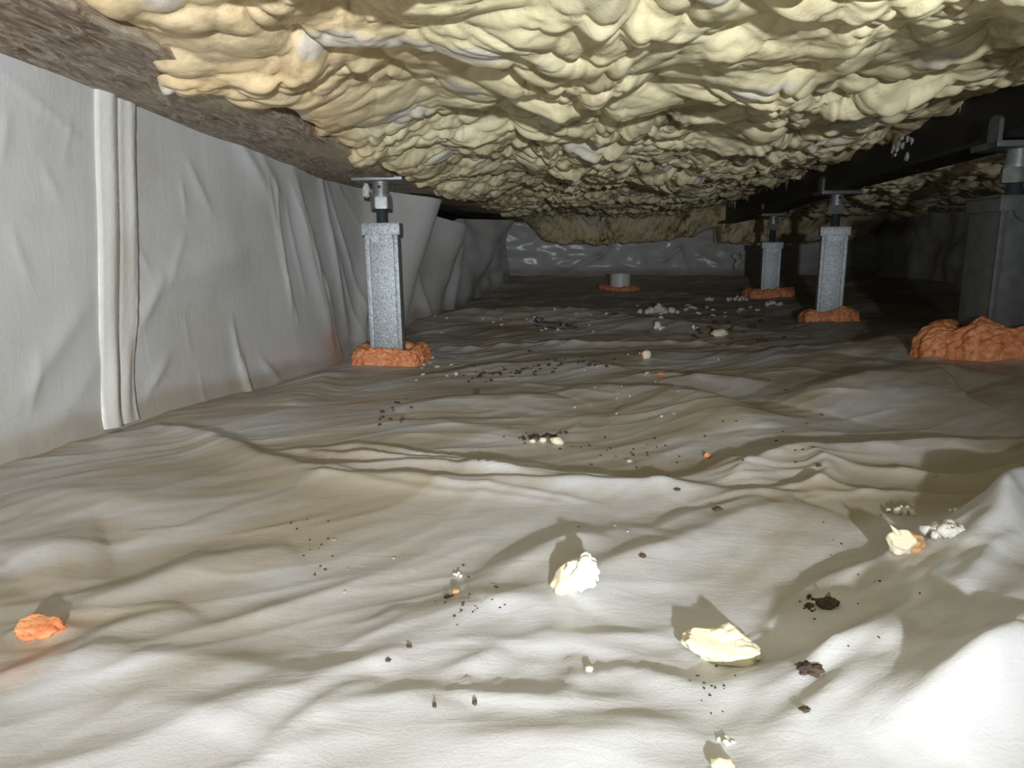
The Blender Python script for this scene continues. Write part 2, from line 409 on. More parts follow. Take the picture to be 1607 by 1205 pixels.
# ------------------------------------------------------------------ mesh helpers
def tag(o, label=None, cat=None, group=None, kind=None):
    if label: o['label'] = label
    if cat: o['category'] = cat
    if group: o['group'] = group
    if kind: o['kind'] = kind
    return o
def link(name, me, m=None, parent=None, smooth=False):
    o = bpy.data.objects.new(name, me); COL.objects.link(o)
    if m: me.materials.append(m)
    if parent: o.parent = parent
    if smooth: me.polygons.foreach_set('use_smooth', [True] * len(me.polygons))
    return o
def grid_mesh(name, P, m, attrs=None, parent=None, flip=False, cut=None):
    ny, nx = P.shape[:2]
    me = bpy.data.meshes.new(name)
    idx = np.arange(nx * ny).reshape(ny, nx)
    q = np.stack([idx[:-1, :-1], idx[:-1, 1:], idx[1:, 1:], idx[1:, :-1]], -1).reshape(-1, 4)
    if flip: q = q[:, ::-1]
    if cut is not None: q = q[cut.reshape(-1)]
    me.vertices.add(nx * ny); me.vertices.foreach_set('co', P.reshape(-1).astype(np.float32))
    nf = len(q); me.loops.add(nf * 4); me.loops.foreach_set('vertex_index', np.ascontiguousarray(q).reshape(-1).astype(np.int32))
    me.polygons.add(nf); me.polygons.foreach_set('loop_start', np.arange(0, nf * 4, 4, dtype=np.int32))
    me.polygons.foreach_set('loop_total', np.full(nf, 4, dtype=np.int32))
    me.polygons.foreach_set('use_smooth', np.ones(nf, dtype=bool))
    me.update(calc_edges=True)
    for k, v in (attrs or {}).items():
        a = me.attributes.new(k, 'FLOAT', 'POINT'); a.data.foreach_set('value', np.clip(v, -1, 3).reshape(-1).astype(np.float32))
    me.validate()
    return link(name, me, m, parent)
def spaced(a, b, s0, s1, p=1.0):
    out = [a]
    while out[-1] < b:
        t = (out[-1] - a) / (b - a); out.append(out[-1] + s0 + (s1 - s0) * t ** p)
    out[-1] = b
    return out
def blur(A, n):
    for _ in range(n):
        A = (np.roll(A, 1, 0) + np.roll(A, -1, 0) + A * 2) / 4
        A = (np.roll(A, 1, 1) + np.roll(A, -1, 1) + A * 2) / 4
    return A
def bx(bm, x0, x1, y0, y1, z0, z1, bev=0):
    r = bmesh.ops.create_cube(bm, size=1)
    bmesh.ops.scale(bm, vec=(x1 - x0, y1 - y0, z1 - z0), verts=r['verts'])
    bmesh.ops.translate(bm, vec=((x0 + x1) / 2, (y0 + y1) / 2, (z0 + z1) / 2), verts=r['verts'])
    if bev:
        es = list({e for v in r['verts'] for e in v.link_edges})
        bmesh.ops.bevel(bm, geom=es, offset=bev, segments=2, affect='EDGES', profile=.6)
def cyl(bm, r, z0, z1, seg=32, x=0, y=0, r2=None):
    q = bmesh.ops.create_cone(bm, cap_ends=True, segments=seg, radius1=r, radius2=r if r2 is None else r2, depth=z1 - z0)
    bmesh.ops.translate(bm, vec=(x, y, (z0 + z1) / 2), verts=q['verts']); return q['verts']
def build(name, bm, m, parent=None, smooth=False, ang=None):
    me = bpy.data.meshes.new(name); bmesh.ops.recalc_face_normals(bm, faces=bm.faces[:]); bm.to_mesh(me); bm.free()
    o = link(name, me, m, parent, smooth)
    if smooth and ang: me.set_sharp_from_angle(angle=math.radians(ang))
    return o
def empty(name, loc, rz=0, label=None, cat=None, group=None, rot=None):
    o = bpy.data.objects.new(name, None); COL.objects.link(o); o.location = loc; o.rotation_euler = rot or (0, 0, rz)
    o.empty_display_size = .05
    return tag(o, label, cat, group)

# ------------------------------------------------------------------ floor
ys = np.array(spaced(-.9, .16, .03, .012)[:-1] + spaced(.16, 1.25, .0034, .0040)[:-1] + spaced(1.25, 4.98, .0040, .017))
xs = np.array(spaced(-.84, 1.3, .0046, .0046)[:-1] + spaced(1.3, 2.75, .007, .026))
X, Y = np.meshgrid(xs, ys)
Z = H(X, Y)
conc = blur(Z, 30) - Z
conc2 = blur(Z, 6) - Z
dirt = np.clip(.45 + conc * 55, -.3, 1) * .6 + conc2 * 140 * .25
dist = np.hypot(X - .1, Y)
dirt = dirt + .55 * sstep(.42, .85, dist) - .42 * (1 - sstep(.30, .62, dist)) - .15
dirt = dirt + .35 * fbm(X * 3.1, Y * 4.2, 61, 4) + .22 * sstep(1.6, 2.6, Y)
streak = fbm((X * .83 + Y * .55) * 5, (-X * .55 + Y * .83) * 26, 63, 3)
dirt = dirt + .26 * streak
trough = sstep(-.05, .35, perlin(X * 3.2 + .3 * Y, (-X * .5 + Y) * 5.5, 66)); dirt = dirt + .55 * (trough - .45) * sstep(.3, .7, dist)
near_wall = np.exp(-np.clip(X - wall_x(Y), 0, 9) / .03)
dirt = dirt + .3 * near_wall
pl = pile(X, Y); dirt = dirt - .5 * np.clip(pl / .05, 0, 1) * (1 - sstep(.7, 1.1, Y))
def spot(px, py, r, s=1):
    g = ground0(px, py); return s * np.exp(-((X - g[0]) ** 2 + (Y - g[1]) ** 2) / r ** 2)
orange = spot(548, 655, .06, .38) + spot(560, 630, .05, .3) + spot(640, 600, .05, .12) + spot(30, 1060, .02, .35) + spot(110, 990, .018, .14)  # painted orange reflection by the left post, plus tints beside the orange chunk
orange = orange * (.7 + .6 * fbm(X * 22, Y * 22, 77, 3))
def on_floor(X, Y): return X > wall_x(Y) - .07
cut = (X > wall_x(Y) - .06)[:-1, :-1]
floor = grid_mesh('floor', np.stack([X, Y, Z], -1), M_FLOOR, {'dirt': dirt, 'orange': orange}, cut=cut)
tag(floor, 'wrinkled dusty white ground sheet covering the crawl space', kind='structure')

# printed mark on the sheet
def Hs(x, y):
    d = .012; return (H(x, y) + H(x + d, y) + H(x - d, y) + H(x, y + d) + H(x, y - d)) / 5
def printed(text, o, ex, ey, name='printed_lettering'):
    cu = bpy.data.curves.new(name, 'FONT'); cu.body = text; cu.size = 1; cu.offset = .014
    tmp = bpy.data.objects.new('tmp', cu); COL.objects.link(tmp)
    bpy.context.view_layer.update()
    me = bpy.data.meshes.new_from_object(tmp); bpy.data.objects.remove(tmp)
    co = np.array([v.co[:] for v in me.vertices]); co[:, 0] -= co[:, 0].min(); co[:, 0] /= co[:, 0].max(); co[:, 1] /= .72
    g, gx, gy = ground(*o), ground(*ex), ground(*ey)
    x = g.x + co[:, 0] * (gx.x - g.x) + co[:, 1] * (gy.x - g.x); y = g.y + co[:, 0] * (gx.y - g.y) + co[:, 1] * (gy.y - g.y)
    me.vertices.foreach_set('co', np.stack([x, y, Hs(x, y) + .004], -1).reshape(-1).astype(np.float32)); me.update()
    return link(name, me, M_INK, floor)
printed('Clean', (838, 504.5), (872, 511), (841, 497.5))
printed('Space', (873, 511), (905, 516.5), (876, 505.5))
for (a, b2, ww) in (((838, 506), (905, 518), .010), ((837, 511), (855, 513), .012), ((840, 514), (853, 515), .010), ((858, 514.5), (888, 519.5), .016)):
    g0 = ground(*a); g1 = ground(*b2)
    t = np.linspace(0, 1, 30); cx = g0.x + (g1.x - g0.x) * t; cy = g0.y + (g1.y - g0.y) * t
    P = np.zeros((30, 2, 3))
    for j, o in enumerate((-.5, .5)):
        yy_ = cy + o * ww * (1 - .6 * t); P[:, j] = np.stack([cx, yy_, Hs(cx, yy_) + .004], -1)
    grid_mesh('printed_swoosh', P, M_INK, None, floor)

# ------------------------------------------------------------------ walls
def beam_bottom(y): return np.interp(y, [-1, .87, 1.8, 2.6, 5], [.50, .478, .428, .432, .45])
# left wall
yy = np.array(spaced(-.9, .5, .02, .02)[:-1] + spaced(.5, 2.6, .0050, .0055)[:-1] + spaced(2.6, 4.98, .006, .012)); zz = np.linspace(0, 1, 86)
S, T = np.meshgrid(yy, zz)
zb = -.12; ztop = np.interp(S, [-.9, 1.8, 1.9, 2.15, 2.35, 2.8, 3.05, 3.3, 5], [.52, .47, .447, .435, .42, .395, .34, .40, .45])
Zw = zb + (ztop - zb) * T
off = .005 * perlin(S * 3, Zw * 3, 101) * 2 + .0015 * perlin(S * 9, Zw * 6, 102)
def wfold(y0, z0, y1, z1, h, w, p=1.3):
    dx, dz = y1 - y0, z1 - z0; l2 = dx * dx + dz * dz
    t = np.clip(((S - y0) * dx + (Zw - z0) * dz) / l2, 0, 1)
    d = np.hypot(S - y0 - t * dx, Zw - z0 - t * dz)
    return h * np.exp(-(d / w) ** p) * np.sin(np.pi * np.clip(t * .86 + .07, 0, 1)) ** .6
def wp(px, py):                      # pixel -> (y, z) on the wall plane
    r = ray(px, py); t = -.705 / (r[0] - .13 * r[1]); return (r[1] * t, CAM_Z + r[2] * t)
def wf(p0, p1, h, w, p=1.3):
    a = wp(*p0); c = wp(*p1); return wfold(a[0], a[1], c[0], c[1], h, w, p)
off += wf((0, 110), (140, 230), .003, .004, 1.0)
off += wf((20, 640), (130, 480), .006, .02) + wf((60, 700), (160, 560), .005, .03) + wf((230, 450), (380, 400), .008, .03) + wf((215, 520), (250, 440), .006, .015)
off += wf((365, 505), (388, 640), .007, .009, 1.1) + wf((388, 640), (380, 560), .008, .008) + wf((440, 600), (410, 565), .007, .01) + wf((230, 620), (265, 560), .005, .008)
off += wf((365, 210), (420, 310), .008, .02) + wf((400, 235), (440, 320), .006, .02) + wf((300, 260), (330, 330), .004, .012)
off += wf((445, 600), (530, 560), .010, .012, 1.2)
for k in range(13):                # shiny vertical wrinkles beside the post
    x0 = 430 + k * 10 + random.uniform(-5, 5); y0 = random.uniform(250, 380)
    off += wf((x0 - 14, y0), (x0 + 18 + k, y0 + random.uniform(90, 210)), random.uniform(.002, .006), random.uniform(.004, .010), 1.1)
off += wf((455, 270), (520, 540), .010, .030, 1.5) + wf((500, 260), (545, 520), .010, .02, 1.4)
for k in range(10):
    x0 = random.uniform(10, 420); y0 = random.uniform(150, 600)
    off += wf((x0, y0), (x0 + random.uniform(-30, 40), y0 + random.uniform(30, 90)), random.uniform(.001, .003), .006, 1.1)
# sheet bulging out behind the post, in three large leaning folds
def bulge(yc, wy, amp, lean, z0=.1):
    c = yc + lean * (Zw - .2); d = (S - c); return amp * np.where(d < 0, np.exp(-(d / wy) ** 2), np.exp(-(d / (wy * .38)) ** 2))
up = np.clip((Zw + .02) / .44, 0, 1.1); 
off += bulge(2.36, .15, .165, .12) * (.25 + .75 * up) + bulge(2.95, .16, .15, .35) * (.15 + .85 * up) + bulge(3.65, .35, .20, .9) * (.15 + .85 * up) + bulge(4.4, .4, .10, -.3)
off += bulge(2.62, .05, .02, -.7) + bulge(3.25, .05, .022, .5) + bulge(2.1, .05, .018, .3)
off += sstep(2.0, 5.0, S) * .012 * perlin(S * 6, Zw * 12, 105) * 2
fl = H(wall_x(S[0]) + .03, S[0])[None, :]
hgt = Zw - fl
dirtw = .05 + .85 * (1 - sstep(.012, .045, hgt + .012 * perlin(S * 6, Zw * 0, 107))) + .30 * fbm(S * 3, Zw * 3, 106, 4) + .12 * sstep(1.2, 3, S)
org = np.exp(-((S - 1.83) ** 2 + (Zw - .015) ** 2) / .055 ** 2) * .55  # orange reflection painted at the wall foot behind the post
XW = wall_x(S) + off + .006 * np.exp(-np.clip(hgt, 0, 1) / .02)
wl = grid_mesh('wall_left', np.stack([XW, S, Zw], -1), M_WALL, {'dirt': dirtw, 'orange': org})
tag(wl, 'white plastic sheet hung as the left wall', kind='structure')
# seam strip on the left wall
def wallpos(px, py):
    a = wp(px, py); return a
n = 70
tt = np.linspace(0, 1.015, n)
P = []
edges = [(148, 216), (151, 219)]
for i, t in enumerate(tt):
    py = 118 + (668 - 118) * t
    row = []
    yl = wp(146 + 8 * t + 2.0 * math.sin(t * 9), py); yr = wp(212 + 6 * t, py)
    for j in range(25):
        s = j / 24
        y_ = yl[0] + (yr[0] - yl[0]) * s
        z_ = wp(150 + 66 * s, 118 + 26 * s + ((668 - 118) - 44 * s) * t)[1]
        x_ = wall_x(y_)
        h = .003 + .007 * math.exp(-((s - .26 - .02 * math.sin(t * 7)) / .17) ** 2) + .004 * math.exp(-((s - .82) / .1) ** 2 - ((t - .3) / .3) ** 2) + .003 * math.sin(s * 14 + t * 5) * math.exp(-((t - .9) / .12) ** 2)
        h -= .003 * math.exp(-((s - .5) / .035) ** 2)
        if j in (0, 24): h = -.012
        row.append((x_ + h, y_, z_))
    P.append(row)
P = np.array(P)
base_off = np.zeros(P.shape[:2])
# follow the wall's own relief
from bisect import bisect
iy = np.clip(np.searchsorted(yy, P[..., 1]), 0, len(yy) - 1)
tz = (P[..., 2] - zb) / (np.interp(P[..., 1], yy, ztop[0]) - zb); iz = np.clip((tz * 85).astype(int), 0, 85)
P[..., 0] += (blur(XW, 4)[iz, iy] - wall_x(P[..., 1]))
sd = .05 + .5 * (1 - sstep(-.5, .02, P[..., 2] - .05)) + .25 * perlin(P[..., 1] * 9, P[..., 2] * 9, 8)
tape = grid_mesh('seam_strip', P, M_TAPE, {'dirt': sd}, wl)
tape['label'] = 'vertical overlapping seam strip with a raised fold'

# back wall
xb = np.array(spaced(-.35, 3.0, .008, .014)); zt = np.linspace(0, 1, 70)
S2, T2 = np.meshgrid(xb, zt); Zb = .0 + .56 * T2
o2 = .03 * fbm(S2 * 2.2, Zb * 5, 131, 3)
def bf(p0, p1, h, w, p=1.1):
    a = at_y(*p0, 4.9); c = at_y(*p1, 4.9); dx, dz = c.x - a.x, c.z - a.z; l2 = dx * dx + dz * dz
    t = np.clip(((S2 - a.x) * dx + (Zb - a.z) * dz) / l2, 0, 1); d = np.hypot(S2 - a.x - t * dx, Zb - a.z - t * dz)
    return h * np.exp(-(d / w) ** p)
o2 += bf((955, 388), (940, 402), .035, .02) + bf((940, 402), (890, 428), .035, .02) + bf((1065, 390), (1045, 407), .03, .02) + bf((1045, 407), (1010, 411), .03, .02)
o2 += bf((1065, 390), (1078, 421), .04, .03) + bf((765, 416), (815, 430), .02, .02) + bf((1100, 400), (1126, 413), .02, .02) + bf((850, 400), (780, 405), .02, .04)
o2 += .10 * (1 - sstep(.04, .16, Zb))
Yb = 4.93 - o2
wb = grid_mesh('wall_back', np.stack([S2, Yb, Zb], -1), M_WALL, {'dirt': .1 + .5 * (1 - sstep(.1, .16, Zb)) + .3 * fbm(S2 * 4, Zb * 6, 9, 3)})
tag(wb, 'shiny crumpled plastic sheet on the far wall', kind='structure')
# right wall
y3 = np.linspace(-.9, 4.98, 260); S3, T3 = np.meshgrid(y3, np.linspace(0, 1, 30)); Z3 = -.06 + .62 * T3
X3 = 2.5 - .11 * (5 - S3) + .04 * fbm(S3 * 3, Z3 * 4, 141, 3)
wr = grid_mesh('wall_right', np.stack([X3, S3, Z3], -1), M_WALL, {'dirt': .35 + .3 * fbm(S3 * 3, Z3 * 4, 9, 3)})
tag(wr, 'plastic sheet on the dark right wall', kind='structure')

# ------------------------------------------------------------------ ceiling: sprayed foam
def left_bound(y): return np.interp(y, [0, .5, .71, .86, .98, 1.04, 1.10, 1.15, 1.4, 1.6, 1.72, 2.0, 2.4, 3, 5], [-.47, -.46, -.44, -.42, -.47, -.50, -.42, -.36, -.35, -.345, -.285, -.26, -.21, -.13, .12])
def beam_x(y): return .822 + .11 * y
ys = np.array(spaced(-.9, .5, .03, .010)[:-1] + spaced(.5, 1.5, .0042, .0046)[:-1] + spaced(1.5, 4.97, .0046, .0125))
xs = np.array(spaced(-.60, 1.12, .0043, .0043)[:-1] + spaced(1.12, 2.7, .009, .024))
X, Y = np.meshgrid(xs, ys)
wx = .06 * perlin(X * 4, Y * 4, 201) + .016 * perlin(X * 12, Y * 10, 202)
wy = .07 * perlin(X * 4, Y * 4, 203) + .016 * perlin(X * 9, Y * 12, 204)
U = X + wx; V = Y + wy
farf = sstep(1.2, 2.6, Y)
def pn(f, seed, lo, hi): return sstep(lo, hi, perlin(X * f, Y * f, seed))
big, e1 = spheres(U / .17, V / .19, 1)
med, e2 = spheres(U / .075, V / .082, 2)
sml, e3 = spheres(U / .034, V / .037, 3)
tin, e4 = spheres(U / .016, V / .018, 4)
a2 = np.clip(.75 + .6 * perlin(X * 3, Y * 3, 310), .15, 1)
a3 = np.clip(.25 + pn(3.5, 311, -.25, .25) * (1 - .5 * (1 - sstep(.6, 1.0, Y))) + .55 * farf, 0, 1)
a4 = np.clip(pn(5, 312, .0, .5) * .6 + .7 * farf, 0, 1)
disp = .026 * big + .050 * med * a2 + .028 * sml * a3 + .013 * tin * a4
# spray passes: long shelves across the bay
ph = V * 1.0 + .06 * perlin(X * 2.1, Y * 1.2, 215) + .02 * perlin(X * 9, Y * 3, 216)
def saw(p, per): 
    q = (p / per) % 1.0; return np.where(q < .6, q / .6, (1 - q) / .4)
disp += .005 * np.cos(ph * 2 * np.pi / .33) + .007 * np.abs(perlin(X * 3, Y * 7, 313))
disp += .009 * fbm(X * 1.6, Y * 1.6, 220, 2)
disp -= disp[::7, ::7].mean() - .006
base = .500 + .065 * sstep(.35, .95, X - .08 * Y) + .0 * Y
base = base - .012 * sstep(2, 4, Y)
right = X > beam_x(Y)
base = np.where(right, .495 + 0 * base, base)
drop = sstep(4.42, 4.62, Y + .05 * perlin(X * 4, Y, 230)) * sstep(.0, .25, X) * (1 - sstep(2.1, 2.5, X))
base = base - .165 * drop
disp = disp * (1 - .35 * drop)
lb = left_bound(Y) + .025 * perlin(Y * 9, X * 0 + 3, 240) + .012 * perlin(Y * 30, X * 3, 241)
e = (X - lb)
lift = 1 - sstep(-.030, .07, e)                    # thins out onto the timber at the left
bb = beam_bottom(Y)
zc = base - disp
lefty = bb + .004 - .55 * disp            # lies just below the timber near its edge
k = 1 - sstep(.02, .26, e)
zc = zc * (1 - k) + np.minimum(lefty, zc + .02) * k
zc = zc + .11 * (1 - sstep(-.012, .020, e)) ** 1.5
# ragged thick edge against the steel beam
er = beam_x(Y) - X
rag = .035 + .03 * perlin(Y * 7, X * 0, 250) + .02 * perlin(Y * 22, X * 8, 251)
near_beam = sstep(0, .22, er) 
zb_edge = .570 - .02 * sstep(1.5, 3.0, Y) + .022 * perlin(Y * 7, X * 9, 252) + .005 * perlin(Y * 25, X * 12, 253) - disp * .35
zc = np.where(right, zc, zc * near_beam + np.minimum(zc + .03, zb_edge) * (1 - near_beam))
# overhang: lobes lean toward the access side
dxx = .010 * perlin(X * 12, Y * 12, 260); dyy = -.016 * med * a2 - .006 * sml * a3 - .010 * big
crease_shade = (1 - sstep(.0, .10, e2)) * .85 * a2 + (1 - sstep(.0, .13, e3)) * .6 * a3 + (1 - sstep(.0, .04, e1)) * .7  # shade painted into the colour along the creases between foam lobes
crease_shade = crease_shade * (.35 + .65 * sstep(-.2, .3, perlin(X * 6, Y * 6, 270))) * (.6 + .5 * farf)
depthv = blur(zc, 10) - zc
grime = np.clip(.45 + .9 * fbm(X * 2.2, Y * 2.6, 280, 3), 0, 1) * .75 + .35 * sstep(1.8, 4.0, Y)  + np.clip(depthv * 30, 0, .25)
peach = sstep(.0, .30, -X + .05 * perlin(X * 9, Y * 9, 281)) * (1 - sstep(1.0, 1.5, Y)) + .8 * (1 - sstep(.01, .09, e + .03 * perlin(X * 11, Y * 11, 282))) + .7 * (1 - sstep(.0, .14, er)) * (~right) + .8 * drop
pale = sstep(.50, .60, perlin(X * 7.5 + 3, Y * 9, 290)) * .7
ce = grid_mesh('ceiling', np.stack([X + dxx, Y + dyy, zc], -1), M_FOAM, {'crease_shade': crease_shade, 'grime': np.clip(grime, 0, 1), 'peach': np.clip(peach, 0, 1), 'pale': pale}, flip=True)
tag(ce, 'lumpy cream spray foam insulation sprayed over the whole ceiling', kind='structure')
CEX, CEY, CEZ = xs, ys, zc

# ------------------------------------------------------------------ timber beam at the left
yt = np.array(spaced(-.9, 4.9, .02, .05)); prof = []
def timber():
    secs = 26; P = []
    for y in yt:
        zb_ = float(beam_bottom(y)); xl = float(wall_x(y)) - .06; xr = -.52 + .13 * y
        row = [(xl, y, zb_ + .14), (xl, y, zb_ + .004)]
        for j in range(secs + 1):
            t = j / secs; x = xl + (xr - xl) * t
            row.append((x, y, zb_ + .003 * mnoise.noise(Vector((x * 20, y * 5, 2))) - (.004 if .55 < t < .57 else 0)))
        row += [(xr, y, zb_ + .006), (xr, y, zb_ + .14), (xl, y, zb_ + .14)]
        P.append(row)
    return np.array(P)
P = timber()
e_ = P[..., 0] - left_bound(P[..., 1])
spr = np.clip(1 - sstep(0, .10, -e_ + .05 * perlin(P[..., 0] * 9, P[..., 1] * 9, 301)), 0, 1) * .55 * sstep(-.2, .4, perlin(P[..., 0] * 5, P[..., 1] * 5, 302) + .2)
tb = grid_mesh('timber_beam', P, M_WOOD, {'spray': spr}, flip=True)
tag(tb, 'stained brown timber beam above the plastic sheet on the left wall', 'beam')

bm = bmesh.new()  # added backing that keeps the world background out of the gap over the sheet
for (ya, yb2) in ((-.9, 1.2), (1.2, 3.2), (3.2, 4.95)):
    vs = [bm.verts.new((wall_x(y) + dx, y, z)) for y in (ya, yb2) for dx, z in ((-.14, -.15), (-.09, -.15), (-.09, .60), (-.14, .60))]
    for i in range(4): bm.faces.new((vs[i], vs[(i + 1) % 4], vs[4 + (i + 1) % 4], vs[4 + i]))
    bm.faces.new(vs[:4]); bm.faces.new(vs[4:])
rb = build('gap_backing_1', bm, M_BLACK); tag(rb, 'dark backing added behind the left wall sheet to darken the gap above it', kind='structure')
# ------------------------------------------------------------------ steel beam at the right
def beam_z(y): return float(np.interp(y, [-1, 1.44, 2.45, 3.4, 5], [.468, .461, .454, .428, .42]))
def ibeam():
    bm = bmesh.new(); zt_ = .20; f = .05; tw = .005; tf = .011
    prof = [(-f, 0), (f, 0), (f, tf), (tw, tf), (tw, zt_ - tf), (f, zt_ - tf), (f, zt_), (-f, zt_), (-f, zt_ - tf), (-tw, zt_ - tf), (-tw, tf), (-f, tf)]
    rows = []
    for y in (-.9, .3, 1.0, 1.44, 1.9, 2.45, 2.9, 3.4, 4.0, 4.45):
        rows.append([bm.verts.new((beam_x(y) + px_, y, beam_z(y) + pz)) for px_, pz in prof])
    n = len(prof)
    for a, c in zip(rows, rows[1:]):
        for i in range(n): bm.faces.new((a[i], a[(i + 1) % n], c[(i + 1) % n], c[i]))
    bm.faces.new(rows[0][::-1]); bm.faces.new(rows[-1])
    return bm
sb = build('steel_beam', ibeam(), M_BLACK)
tag(sb, 'long black painted steel beam carried by the three right-hand jack posts', 'beam')
for y in (1.95,):
    pass

# ------------------------------------------------------------------ jack posts
def jack_post(foot, captop, platez, rz, label, tilt=(0, 0), saddle='plate', mpost=M_GALV, beam_rot=0.0, a=.041):
    root = empty('jack_post', foot, rz, label, 'post', rot=(tilt[1], tilt[0], rz))
    hc = captop - foot.z; hp = platez - foot.z
    bm = bmesh.new(); bx(bm, -a, a, -a, a, -.01, hc - .012, .006)
    build('post_tube', bm, mpost, root, True, 35)
    bm = bmesh.new()                              # raised rails down the corners of each face
    for s in (-1, 1):
        bx(bm, s * (a - .006) - .006, s * (a - .006) + .006, -a - .004, -a + .004, 0, hc - .012, .002)
        bx(bm, s * a - .004, s * a + .004, -a, a, 0.0, hc - .012, .002) if False else None
    build('edge_rail', bm, mpost, root, True, 35)
    # cap with rounded tongues
    bm = bmesh.new(); t = .006; c = a + t
    bx(bm, -c, c, -c, c, hc - .008, hc, .0015)
    bx(bm, -c, c, -c - .002, -a - .0045, hc - .030, hc - .002, .0015); bx(bm, -c, c, a, c, hc - .030, hc - .002, .0015)
    bx(bm, -c, -a, -c, c, hc - .030, hc - .002, .0015); bx(bm, a, c, -c, c, hc - .030, hc - .002, .0015)
    build('post_cap', bm, mpost, root, True, 35)
    bm = bmesh.new(); vs = []
    pts = [(-.030, hc - .026)] + [(-.030 * math.cos(math.pi * i / 14), hc - .027 - .024 * math.sin(math.pi * i / 14)) for i in range(15)] + [(.030, hc - .026)]
    f = bm.faces.new([bm.verts.new((x, -a - .0070, z)) for x, z in pts]); r = bmesh.ops.extrude_face_region(bm, geom=[f])
    bmesh.ops.translate(bm, vec=(0, .005, 0), verts=[g for g in r['geom'] if isinstance(g, bmesh.types.BMVert)])
    tg = build('cap_tongue', bm, mpost, root)
    bm = bmesh.new(); vv = cyl(bm, .0045, -.002, .002, 16); bmesh.ops.rotate(bm, verts=vv, cent=(0, 0, 0), matrix=Matrix.Rotation(math.pi / 2, 3, 'X'))
    bmesh.ops.translate(bm, verts=vv, vec=(0, -a - .0080, hc - .040)); build('rivet', bm, M_ROD, tg, True, 35)
    # threaded rod: profile revolved with ridges
    bm = bmesh.new(); seg = 24; z = hc; rings = []; zend = hp - .055
    nst = int((zend - z) / .0022)
    for i in range(nst + 1):
        rr = .0150 if i % 2 else .0132
        rings.append([bm.verts.new((rr * math.cos(2 * math.pi * j / seg), rr * math.sin(2 * math.pi * j / seg), z + i * .0022 + .0011 * (j / seg))) for j in range(seg)])
    for r0, r1 in zip(rings, rings[1:]):
        for j in range(seg): bm.faces.new((r0[j], r0[(j + 1) % seg], r1[(j + 1) % seg], r1[j]))
    build('threaded_rod', bm, M_ROD, root, True, 60)
    zn = hp - .075
    bm = bmesh.new(); q = cyl(bm, .0285, zn, zn + .029, 6); bmesh.ops.rotate(bm, verts=q, cent=(0, 0, 0), matrix=Matrix.Rotation(math.radians(38 - math.degrees(rz)), 3, 'Z'))
    bmesh.ops.bevel(bm, geom=bm.edges[:], offset=.0018, segments=2, affect='EDGES'); build('hex_nut', bm, M_NUT, root, True, 35)
    bm = bmesh.new(); cyl(bm, .0255, zn + .029, zn + .034, 32); cyl(bm, .0215, zn + .034, hp - .010, 36, r2=.0195); cyl(bm, .0235, hp - .013, hp - .006, 32)
    col = build('collar', bm, M_NUT, root, True, 35)
    bm = bmesh.new(); q = cyl(bm, .0042, -.0025, .0025, 16); bmesh.ops.rotate(bm, verts=q, cent=(0, 0, 0), matrix=Matrix.Rotation(math.pi / 2, 3, 'X'))
    bmesh.ops.translate(bm, verts=q, vec=(0, -.0205, hp - .022)); bmesh.ops.rotate(bm, verts=q, cent=(0, 0, 0), matrix=Matrix.Rotation(-rz, 3, 'Z'))
    build('pin_hole', bm, M_INK, col, True, 35)
    # head plate
    R = Matrix.Rotation(beam_rot - rz, 4, 'Z')
    bm = bmesh.new()
    if saddle == 'plate': bx(bm, -.062, .062, -.055, .055, hp - .009, hp, .002)
    else: bx(bm, -.066, .066, -.05, .05, hp - .012, hp, .002)
    bmesh.ops.transform(bm, matrix=R, verts=bm.verts[:]); pl_ = build('head_plate', bm, M_NUT if saddle == 'plate' else M_GALVD, root, True, 35)
    if saddle == 'saddle':
        for s in (-1, 1):
            bm = bmesh.new(); vs = [(-.019, hp - .012), (.019, hp - .012), (.019, hp + .035)] + [(.019 * math.cos(math.pi * i / 10), hp + .035 + .012 * math.sin(math.pi * i / 10)) for i in range(1, 10)] + [(-.019, hp + .035)]
            f = bm.faces.new([bm.verts.new((0, x, z_)) for x, z_ in vs]); r = bmesh.ops.extrude_face_region(bm, geom=[f])
            bmesh.ops.translate(bm, vec=(.008, 0, 0), verts=[g for g in r['geom'] if isinstance(g, bmesh.types.BMVert)])
            bmesh.ops.translate(bm, vec=(s * .062 - .004, -.03, 0), verts=bm.verts[:]); bmesh.ops.transform(bm, matrix=R, verts=bm.verts[:])
            build('side_tab', bm, M_GALVD, root)
    return root

FEET = {}
def foot(x, y, dz=0): return Vector((x, y, float(H(np.array([x]), np.array([y]))[0]) + dz))
ft_l = foot(-.322, 1.845)
jack_post(ft_l, .322, .432, math.radians(3), 'galvanised steel jack post beside the left wall, under the timber beam', tilt=(-.018, 0), saddle='plate')
ft_n = foot(.985, 1.44)
jack_post(ft_n, .357, .458, math.radians(-3), 'dark grey steel jack post at the right edge, nearest post under the steel beam', saddle='saddle', mpost=M_GALVD, beam_rot=-.11, a=.052)
ft_m = foot(1.105, 2.49)
jack_post(ft_m, .335, .453, math.radians(-19), 'middle one of three grey jack posts under the steel beam', saddle='saddle', beam_rot=-.11)
ft_f = foot(1.235, 3.44)
jack_post(ft_f, .297, .428, math.radians(-15), 'small far jack post, farthest of the three under the steel beam', saddle='saddle', beam_rot=-.11)

